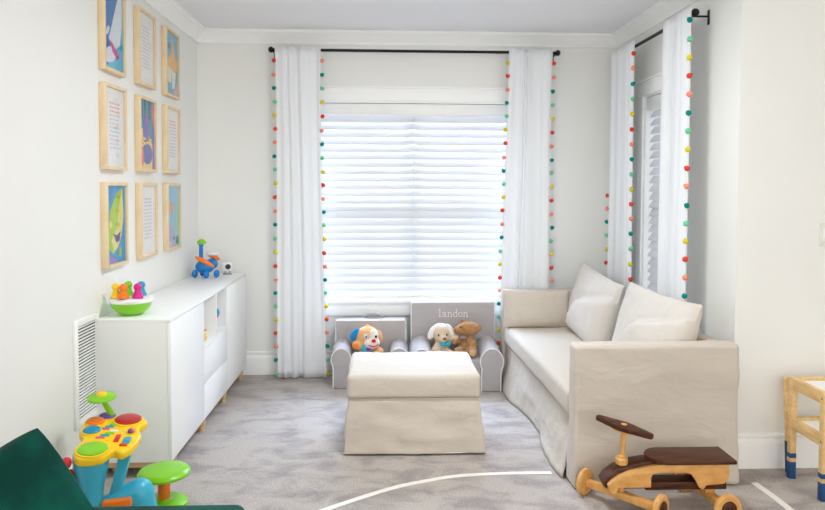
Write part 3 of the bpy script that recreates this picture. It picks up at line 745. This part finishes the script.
def sk(u, v):
    y = at_ + .004 + (L - 2 * at_ - .008) * u; z = .006 + .288 * v
    sag = .045 * math.sin(PI * u) * (1 - v) * math.sin(PI * min(1, 1.2 * u)) 
    x = .022 + .012 * v - .055 * (1 - v) ** 1.6 * (.5 + .5 * math.sin(2 * PI * (u * 1.4 + .1))) + .012 * noise.noise(Vector((y * 5, v * 3, 2.))) * (1 - v * .6) + .006 * noise.noise(Vector((y * 14, v * 6, 5.)))
    return (x, y, z)
b = B(); b.grid(sk, 90, 16); o = b.build('skirt', M['linen'], t); so = o.modifiers.new('cloth', 'SOLIDIFY'); so.thickness = .004
b = B(); b.box(.05, W - .12, at_ + .01, L - at_ - .01, .05, .292); b.build('base', M['linen_hem'], t)

def cushion(label, name, w, h, th, loc, rz, lean, roll=0., seed=0., crease=0., pinch=.06):
    o_ = B(); o_.pillow(w, h, th, None, 40, pinch, .010, seed, crease); o = o_.build(name, M['linen' if name == 'lumbar_pillow' else 'linen_cushion'])
    o.matrix_world = tr(*loc) @ rot('Z', rz) @ rot('X', lean) @ rot('Y', roll)
    return tag(o, label, 'cushion')
# pillow local: face -y ; rotate -90 about z so the face looks to -X
cushion('large beige back cushion at the far end of the sofa, by the lumbar pillow', 'sofa_cushion', .80, .46, .21, (1.362, 4.40, .630), -90 + 2, -13, 4, 1., .05)['group'] = 'two large sofa back cushions'
cushion('large beige back cushion at the near end of the sofa, behind the near arm', 'sofa_cushion', .73, .45, .22, (1.425, 3.570, .635), -90 + 7, -16, 1, 4., .05)['group'] = 'two large sofa back cushions'
cushion('small beige rectangular lumbar pillow standing against the far sofa arm', 'lumbar_pillow', .475, .265, .12, (1.060, 4.722, .557), 1.5, -9, .5, 8., 0, .03)

# ------------------------------------------------------------------ wooden ride-on
t = thing('ride_on_toy', 'wooden four wheeled ride-on toy with walnut seat in front of the sofa', 'ride-on toy', (.958, 2.91, 0), -.0)
def q(cx, cy): return ((cx - 170) / 974., (.4899 - .0010267 * cy))
side = [q(*p_) for p_ in ((172, 352), (176, 372), (188, 388), (206, 388), (216, 364), (355, 364), (355, 322), (362, 308), (378, 302), (505, 303), (528, 312), (548, 340), (560, 366), (578, 378), (592, 358), (668, 352), (684, 336), (690, 310), (688, 266), (420, 266), (340, 276), (265, 295), (220, 314), (190, 334))]
for y0 in (-.064, .042):
    b = B(); b.prism(side, y0, y0 + .022, 'y', .002); b.build('side_panel', M['maple'], t)
sp = [q(*p_) for p_ in ((160, 352), (166, 372), (185, 378), (205, 350), (260, 315), (330, 292), (400, 283), (400, 266), (350, 262), (290, 272), (225, 294), (180, 324))]
b = B(); b.prism(sp, -.041, .041, 'y', .004); b.build('spine', M['walnut'], t)
b = B(); x0, z0 = q(340, 386); x1, z1 = q(690, 352); b.box(x0, x1, -.041, .041, z0, z1, .003); b.build('floor_bar', M['walnut'], t)
xs0, xs1 = q(350, 0)[0] - .0, q(716, 0)[0] - .004
pts = [(xs1, -.082), (xs1, .082)]
for i in range(15):
    a = PI / 2 + PI * i / 14; pts.append((xs0 + .085 + .085 * math.cos(a), .082 * math.sin(a)))
b = B(); b.prism(pts, .2185, .238, 'z', .005); b.build('seat', M['walnut'], t)
fx = .078; adir = Vector((.66, -.75, 0)).normalized(); ang = math.degrees(math.atan2(adir.y, adir.x))
def axle(c, half, angle, wh):
    Mx = tr(*c) @ rot('Z', angle)
    b = B(); b.box(-half, half, -.017, .017, -.016, .016, .003, 2, Mx); ax = b.build('axle', M['maple'], t)
    for s in (-1, 1):
        b = B(); Mw = Mx @ tr(s * half, 0, 0) @ rot('Y', 90 * s)
        b.lathe([(.030, -.004 + .004), (.054, .002), (.0605, .007), (.0605, .020), (.055, .026), (.036, .026), (.035, .022)], (0, 0, 0), 36, Mw); w_ = b.build('wheel', M['maple'], t)
        b = B(); b.lathe([(.034, .0225), (.034, .028), (.031, .030), (.012, .030), (.012, .033), (.004, .034)], (0, 0, 0), 28, Mw); b.build('hub_cap', M['walnut'], w_)
axle((fx, -.008, .0615), .168, ang, 0)
b = B(); b.cyl((fx, -.008, .078), (fx, -.008, .14), .016, 16); b.build('kingpin', M['maple'], t)
axle((q(620, 0)[0], 0, .0615), .138, -82, 0)
b = B(); b.box(q(598, 0)[0], q(640, 0)[0], -.04, .04, .078, .135); b.build('rear_block', M['maple'], t)
b = B(); b.cyl((fx, -.008, .187), (fx + .008, -.008, .352), .0115, 16); b.build('steering_post', M['maple'], t)
b = B(); b.lathe([(.025, .200), (.027, .204), (.027, .224), (.019, .229), (.019, .238), (.016, .240)], (fx, -.008, 0), 22); b.build('collar', M['maple'], t)
b = B(); Mh = tr(fx + .008, -.008, .364) @ rot('Z', ang) @ rot('Y', 4)
b.box(-.045, .045, -.025, .025, -.022, -.010, .004, 2, Mh); b.build('handlebar_block', M['maple'], t)
b = B(); pts = []
for i in range(24):
    a = 2 * PI * i / 24; k = math.cos(a)
    pts.append((.136 * k, (.012 + .030 * (1 - abs(k)) ** .9) * (1 if math.sin(a) >= 0 else -1) if abs(math.sin(a)) > .02 else 0))
b.prism(pts, -.010, .010, 'z', .003, Mh); hb = b.build('handlebar', M['walnut'], t)
b = B(); b.tube([Mh @ Vector((0, 0, .0101)), Mh @ Vector((0, 0, .0125))], .013, 18); b.build('post_cap', M['maple'], hb)

# ------------------------------------------------------------------ kids' pine table
t = thing('kids_table', 'small pine two tier table with navy dipped legs at the right edge', 'table', (1.962, 2.935, 0), 0)
TW, TD, TH, lg = .50, .27, .495, .030
def leg(x, y, slant=0.):
    b = B()
    b.box(x, x + lg, y, y + lg, .002, TH, .003); o = b.build('leg', M['pine'], t)
    b = B(); e = .0006
    b.box(x - e, x + lg + e, y - e, y + lg + e, 0, .085, .003).box(x - e, x + lg + e, y - e, y + lg + e, .102, .128, .003); b.build('painted_band', M['navy'], o)
for x in (0, TW - lg):
    for y in (0, TD - lg): leg(x, y)
for z0, z1, n in ((TH - .056, TH, 'top_rail'), (.246, .298, 'lower_rail')):
    for x in (.003, TW - lg + .003):
        b = B(); b.box(x, x + .024, lg, TD - lg, z0, z1, .003); r_ = b.build(n, M['pine'], t)
    for y in (.003, TD - lg + .003):
        zz0 = z1 - .018 if n == 'top_rail' else z1 - .02
        b = B(); b.box(lg, TW - lg, y, y + .022, zz0 if y < .1 else zz0, z1, .003); b.build(n, M['pine'], t)
    b = B(); b.box(.028, TW - .028, .026, TD - .026, z1 - .026, z1 - .014); b.build('panel', M['white_lac'], t)
b = B(); b.cyl((-.0015, .015, TH - .03), (.001, .015, TH - .03), .005, 10).cyl((-.0015, .015, .268), (.001, .015, .268), .005, 10); b.build('screw_cap', mat('screw_steel', (130, 128, 124), .3, .05, 20, 0, 10, .5, 0, (1, 1, 1), None, .3, .6, 2, .8), t)
# folded frame resting behind it
t = thing('folding_frame', 'slim pine leg with a navy dipped foot between the kids table and wall', 'furniture leg', (1.988, 3.235, 0), 0)
b = B(); b.box(0, .022, 0, .022, 0.002, .470, .003, 2, Matrix.Shear('XY', 4, (0, .0)) @ rot('X', -5)); o = b.build('leg', M['pine'], t)
b = B(); b.box(-.0006, .0226, -.0006, .0226, .001, .16, .003, 2, rot('X', -5)); b.build('painted_band', M['navy'], o)
b = B(); b.box(.022, .36, 0.002, .02, .42, .45, .002, 2, rot('X', -5)); b.build('cross_rail', M['pine'], t)
b = B(); b.box(.36, .382, 0, .022, .002, .470, .003, 2, rot('X', -5)); b.build('leg', M['pine'], t)

# ------------------------------------------------------------------ floor tape
def tape(pts, label, w=.030):
    n = len(pts); b = B(); V = [Vector((x, y, 0)) for x, y in pts]
    # smooth by Catmull-Rom
    S = []
    for i in range(n - 1):
        p0, p1, p2, p3 = V[max(0, i - 1)], V[i], V[i + 1], V[min(n - 1, i + 2)]
        for k in range(8):
            f = k / 8; S.append(.5 * ((2 * p1) + (p2 - p0) * f + (2 * p0 - 5 * p1 + 4 * p2 - p3) * f * f + (3 * p1 - p0 - 3 * p2 + p3) * f ** 3))
    S.append(V[-1]); L_, R_ = [], []
    for i, p_ in enumerate(S):
        d = (S[min(i + 1, len(S) - 1)] - S[max(i - 1, 0)]).normalized(); nn = Vector((-d.y, d.x, 0))
        L_.append((p_ + nn * w / 2)[:2]); R_.append((p_ - nn * w / 2)[:2])
    b.prism(L_ + R_[::-1], .0005, .0025, 'z'); return tag(b.build('tape_line', M['tape']), label, 'tape')
tape([(-.55, 2.70), (-.263, 2.926), (.022, 3.124), (.2, 3.205), (.364, 3.257), (.6, 3.278), (.82, 3.278)], 'long curved white tape line on the carpet in front of the ottoman')
tape([(1.764, 3.137), (1.775, 2.96), (1.776, 2.6)], 'short white tape line on the carpet between ride-on toy and kids table', .034)

# ------------------------------------------------------------------ musical drum table toy
t = thing('drum_toy', 'yellow and blue toy drum table with round coloured pads', 'toy', (-1.150, 2.80, 0), .14)
t.scale = (.87, .87, 1)
ZP = .384
tilt = tr(0, 0, ZP) @ rot('X', 6) @ rot('Y', 3)
def smooth_outline(pts, k=6):
    n = len(pts); V = [Vector(p_) for p_ in pts]; S = []
    for i in range(n):
        p0, p1, p2, p3 = V[i - 1], V[i], V[(i + 1) % n], V[(i + 2) % n]
        for j in range(k):
            f = j / k; S.append(tuple(.5 * ((2 * p1) + (p2 - p0) * f + (2 * p0 - 5 * p1 + 4 * p2 - p3) * f * f + (3 * p1 - p0 - 3 * p2 + p3) * f ** 3)))
    return S
out = smooth_outline([(-.055, -.235), (.035, -.225), (.075, -.165), (.115, -.185), (.150, -.13), (.165, -.02), (.140, .055), (.165, .12), (.125, .175), (.055, .175), (-.01, .195), (-.07, .165), (-.115, .11), (-.120, .02), (-.085, -.05), (-.095, -.15)])
b = B(); b.prism(out, -.022, .012, 'z', .010, tilt, True, 3); b.build('panel', M['yellow'], t)
for x, y, rx, ry, c in ((-.012, -.165, .064, .062, 'lime'), (-.062, .015, .040, .038, 'teal'), (-.070, .105, .044, .040, 'orange'), (-.030, .165, .040, .034, 'purple'), (.075, .128, .062, .058, 'maroon')):
    b = B(); b.lathe([(1.16, .010), (1.12, .017), (1.02, .018)], (0, 0, 0), 32, tilt @ tr(x, y, 0) @ Matrix.Diagonal((rx, ry, 1, 1))); r_ = b.build('pad_rim', M['yellow'], t)
    b = B(); b.lathe([(1., .0165), (.98, .022), (.85, .026), (.4, .0285), (.02, .029)], (0, 0, 0), 32, tilt @ tr(x, y, 0) @ Matrix.Diagonal((rx, ry, 1, 1))); b.build('drum_pad', M[c], t)
b = B()
for i in range(7):
    b.mi = i % 4; x = -.012 + .015 * (i % 4) ; y = -.055 + .022 * i
    b.box(x - .018, x + .022, y, y + .018, .012, .0155, .002, 2, tilt)
b.build('keys', [M['pink'], M['turq'], M['lime'], M['white_pl']], t)
b = B(); b.box(.055, .078, -.09, -.02, .012, .016, .002, 2, tilt); b.build('slider', M['red'], t)
b = B(); b.box(.095, .13, -.105, -.045, .012, .016, .002, 2, tilt); b.build('screen', [M['turq']], t)
b = B(); b.box(.09, .125, -.128, -.108, .012, .017, .002, 2, tilt); b.build('button', M['red'], t)
b = B(); b.ell((.115, .012, .016), (.018, .018, .014), tilt); b.build('knob', M['orange'], t)
b = B(); b.ell((.113, -.004, .022), (.012, .012, .010), tilt); b.build('knob', M['purple'], t)
b = B(); b.lathe([(.062, .055), (.052, .12), (.046, .17), (.054, .24), (.070, .30), (.078, .345), (.074, ZP - .012)], (-.022, -.15, 0), 28); b.lathe([(.07, .004), (.095, .02), (.09, .05), (.062, .075)], (-.022, -.15, 0), 28); b.build('drum_body', M['sky'], t)
b = B(); b.prism([(.02, .10), (.065, .10), (.145, ZP - .03), (.095, ZP - .025)], -.135, -.075, 'y', .008); b.build('support_arm', M['sky'], t)
b = B()
limb(b, (.03, -.12, .13), (.17, -.10, .165), .05, .070, 8); limb(b, (.17, -.10, .165), (.20, -.10, .06), .070, .06, 5); b.ell((.18, -.10, .045), (.08, .07, .044)); remesh(b.build('foot', M['sky'], t), .007)
b = B(); b.prism([(.03, .178), (.150, .185), (.155, .160), (.03, .150)], -.195, -.15, 'y', .006); b.build('foot_strip', M['orange'], t)
for y in (-.19, -.12):
    b = B(); b.ell((0, 0, 0), (.014, .03, .05), tr(-.098, y, .27)); b.build('side_grip', M['red' if y < -.15 else 'orange'], t)
b = B(); b.tube([(-.085, -.165, .26), (-.105, -.2, .30), (-.108, -.21, .335)], .009, 10); st = b.build('mallet_stick', M['sky'], t)
b = B(); b.ell((-.108, -.212, .352), .023); b.build('mallet_head', M['red'], st)
b = B(); b.tube([(-.005, .17, ZP + .01), (-.012, .16, ZP + .05), (-.03, .14, ZP + .090), (-.04, .13, ZP + .116)], [.017, .015, .013, .012], 14); b.build('cymbal_stalk', M['lime'], t)
b = B(); Mc = tr(-.045, .125, ZP + .126) @ rot('X', 6)
b.lathe([(.012, -.012), (.045, -.006), (.066, .0), (.064, .006), (.04, .012), (.022, .015), (.02, .016)], (0, 0, 0), 32, Mc); b.build('cymbal', M['lime'], t)
b = B(); b.lathe([(.026, .0125), (.022, .023), (.008, .029), (.001, .030)], (0, 0, 0), 20, Mc); b.build('cymbal_dome', M['yellow'], t)

t = thing('toy_stool', 'small lime green toy stool with an orange post beside the drum toy', 'stool', (-.972, 2.98, 0))
b = B(); b.lathe([(.085, .0), (.100, .006), (.098, .022), (.06, .038), (.03, .042)], seg=36); b.build('base', M['lime'], t)
b = B(); b.lathe([(.026, .041), (.026, .139)], seg=22); b.build('post', M['orange'], t)
b = B(); b.lathe([(.03, .138), (.094, .139), (.110, .145), (.112, .154), (.106, .163), (.085, .170), (.03, .172), (.002, .172)], seg=40); b.build('seat', M['lime'], t)

# ------------------------------------------------------------------ green velvet sofa, its far arm and pillow
t = thing('velvet_sofa', 'dark green velvet sofa along the left wall in the foreground', 'sofa', (-.85, .85, 0))
b = B(); b.soft((.492, .065, .285), .03, None, .04, (.022, .745, .353)); b.build('arm', M['velvet'], t)
b = B(); b.soft((.40, .73, .070), .03, None, .06, (.1, -.056, .190)); b.build('seat_cushion', M['velvet'], t)
b = B(); b.soft((.09, .73, .28), .04, None, .06, (-.395, -.056, .48)); b.build('backrest', M['velvet'], t)
b = B(); b.box(-.47, .49, -.78, .66, .07, .118, .01); b.build('base', M['velvet'], t)
for x in (-.42, .44):
    for y in (-.72, .74):
        b = B(); b.cyl((x, y, 0), (x, y, .0705), .018, 12, .022); b.build('leg', M['walnut'], t)
b = B(); b.pillow(.46, .46, .13, None, 32, .02, .006, 3., 0, .055); o = b.build('velvet_pillow', M['velvet'])
o.matrix_world = tr(-.808, 1.425, .592) @ rot('Z', 4) @ rot('X', -8) @ rot('Y', -33)
tag(o, 'dark green velvet square pillow tilted against the green sofa arm', 'pillow')

# ------------------------------------------------------------------ daylight and added fill
w = bpy.data.worlds.new('daylight'); SC.world = w; w.use_nodes = True; nt = w.node_tree; bg = nt.nodes['Background']
tc = nt.nodes.new('ShaderNodeTexCoord'); sx = nt.nodes.new('ShaderNodeSeparateXYZ'); nt.links.new(tc.outputs['Generated'], sx.inputs[0])
# dimmer sky toward +Y, stronger fill added through the open rear of the room
ad = nt.nodes.new('ShaderNodeMath'); ad.operation = 'MAXIMUM'; nt.links.new(sx.outputs['X'], ad.inputs[0]); nt.links.new(sx.outputs['Y'], ad.inputs[1])
mr = nt.nodes.new('ShaderNodeMapRange'); mr.inputs['From Min'].default_value = .1; mr.inputs['From Max'].default_value = .7; mr.inputs['To Min'].default_value = 2.4; mr.inputs['To Max'].default_value = .8
nt.links.new(sx.outputs['Y'], mr.inputs['Value']); nt.links.new(mr.outputs[0], bg.inputs['Strength'])
bg.inputs['Color'].default_value = (1., .982, .95, 1)
def area(name, loc, rotv, sx_, sy_, e, col=(1, 1, 1)):
    l = bpy.data.lights.new(name, 'AREA'); l.shape = 'RECTANGLE'; l.size = sx_; l.size_y = sy_; l.energy = e; l.color = col
    o = bpy.data.objects.new(name, l); C.objects.link(o); o.location = loc; o.rotation_euler = rotv; return o
def sky_window(name, at_, to, sx_, sy_, e):
    d = Vector(to) - Vector(at_); o = area(name, at_, (0, 0, 0), sx_, sy_, e, (.56, .72, 1))
    o.rotation_euler = d.to_track_quat('-Z', 'Y').to_euler()
sky_window('window_daylight', (.2, 7.2, 3.1), (.2, 5.0, 1.3), 3.6, 2.2, 930)
sky_window('side_window_daylight', (3.8, 4.2, 3.1), (1.7, 4.2, 1.3), 2.4, 2.0, 380)
area('overhead_fill', (.35, 2.9, 2.52), (0, 0, 0), .5, .5, 31, (.95, .98, 1))  # added unseen fill, no fixture here; lifts the walls and upward faces

# ------------------------------------------------------------------ camera
cam = bpy.data.cameras.new('camera'); co = bpy.data.objects.new('camera', cam); C.objects.link(co)
cam.sensor_fit = 'HORIZONTAL'; cam.sensor_width = 36; cam.lens = 680 / 825 * 36; cam.shift_y = -41 / 825
yaw = math.atan(26.5 / 680); pit = math.atan(27 / 680)
co.matrix_world = tr(0, 0, 1.41) @ Matrix.Rotation(-yaw, 4, 'Z') @ Matrix.Rotation(PI / 2 - pit, 4, 'X') @ Matrix.Rotation(.004, 4, 'Z')
cam.clip_start = .05
SC.camera = co
SC.view_settings.view_transform = 'Standard'; SC.view_settings.look = 'None'; SC.view_settings.gamma = 1; SC.view_settings.use_curve_mapping = False
SC.view_settings.exposure = .1
SC.cycles.max_bounces = 10; SC.cycles.diffuse_bounces = 6; SC.cycles.transparent_max_bounces = 12
SC.cycles.use_denoising = True
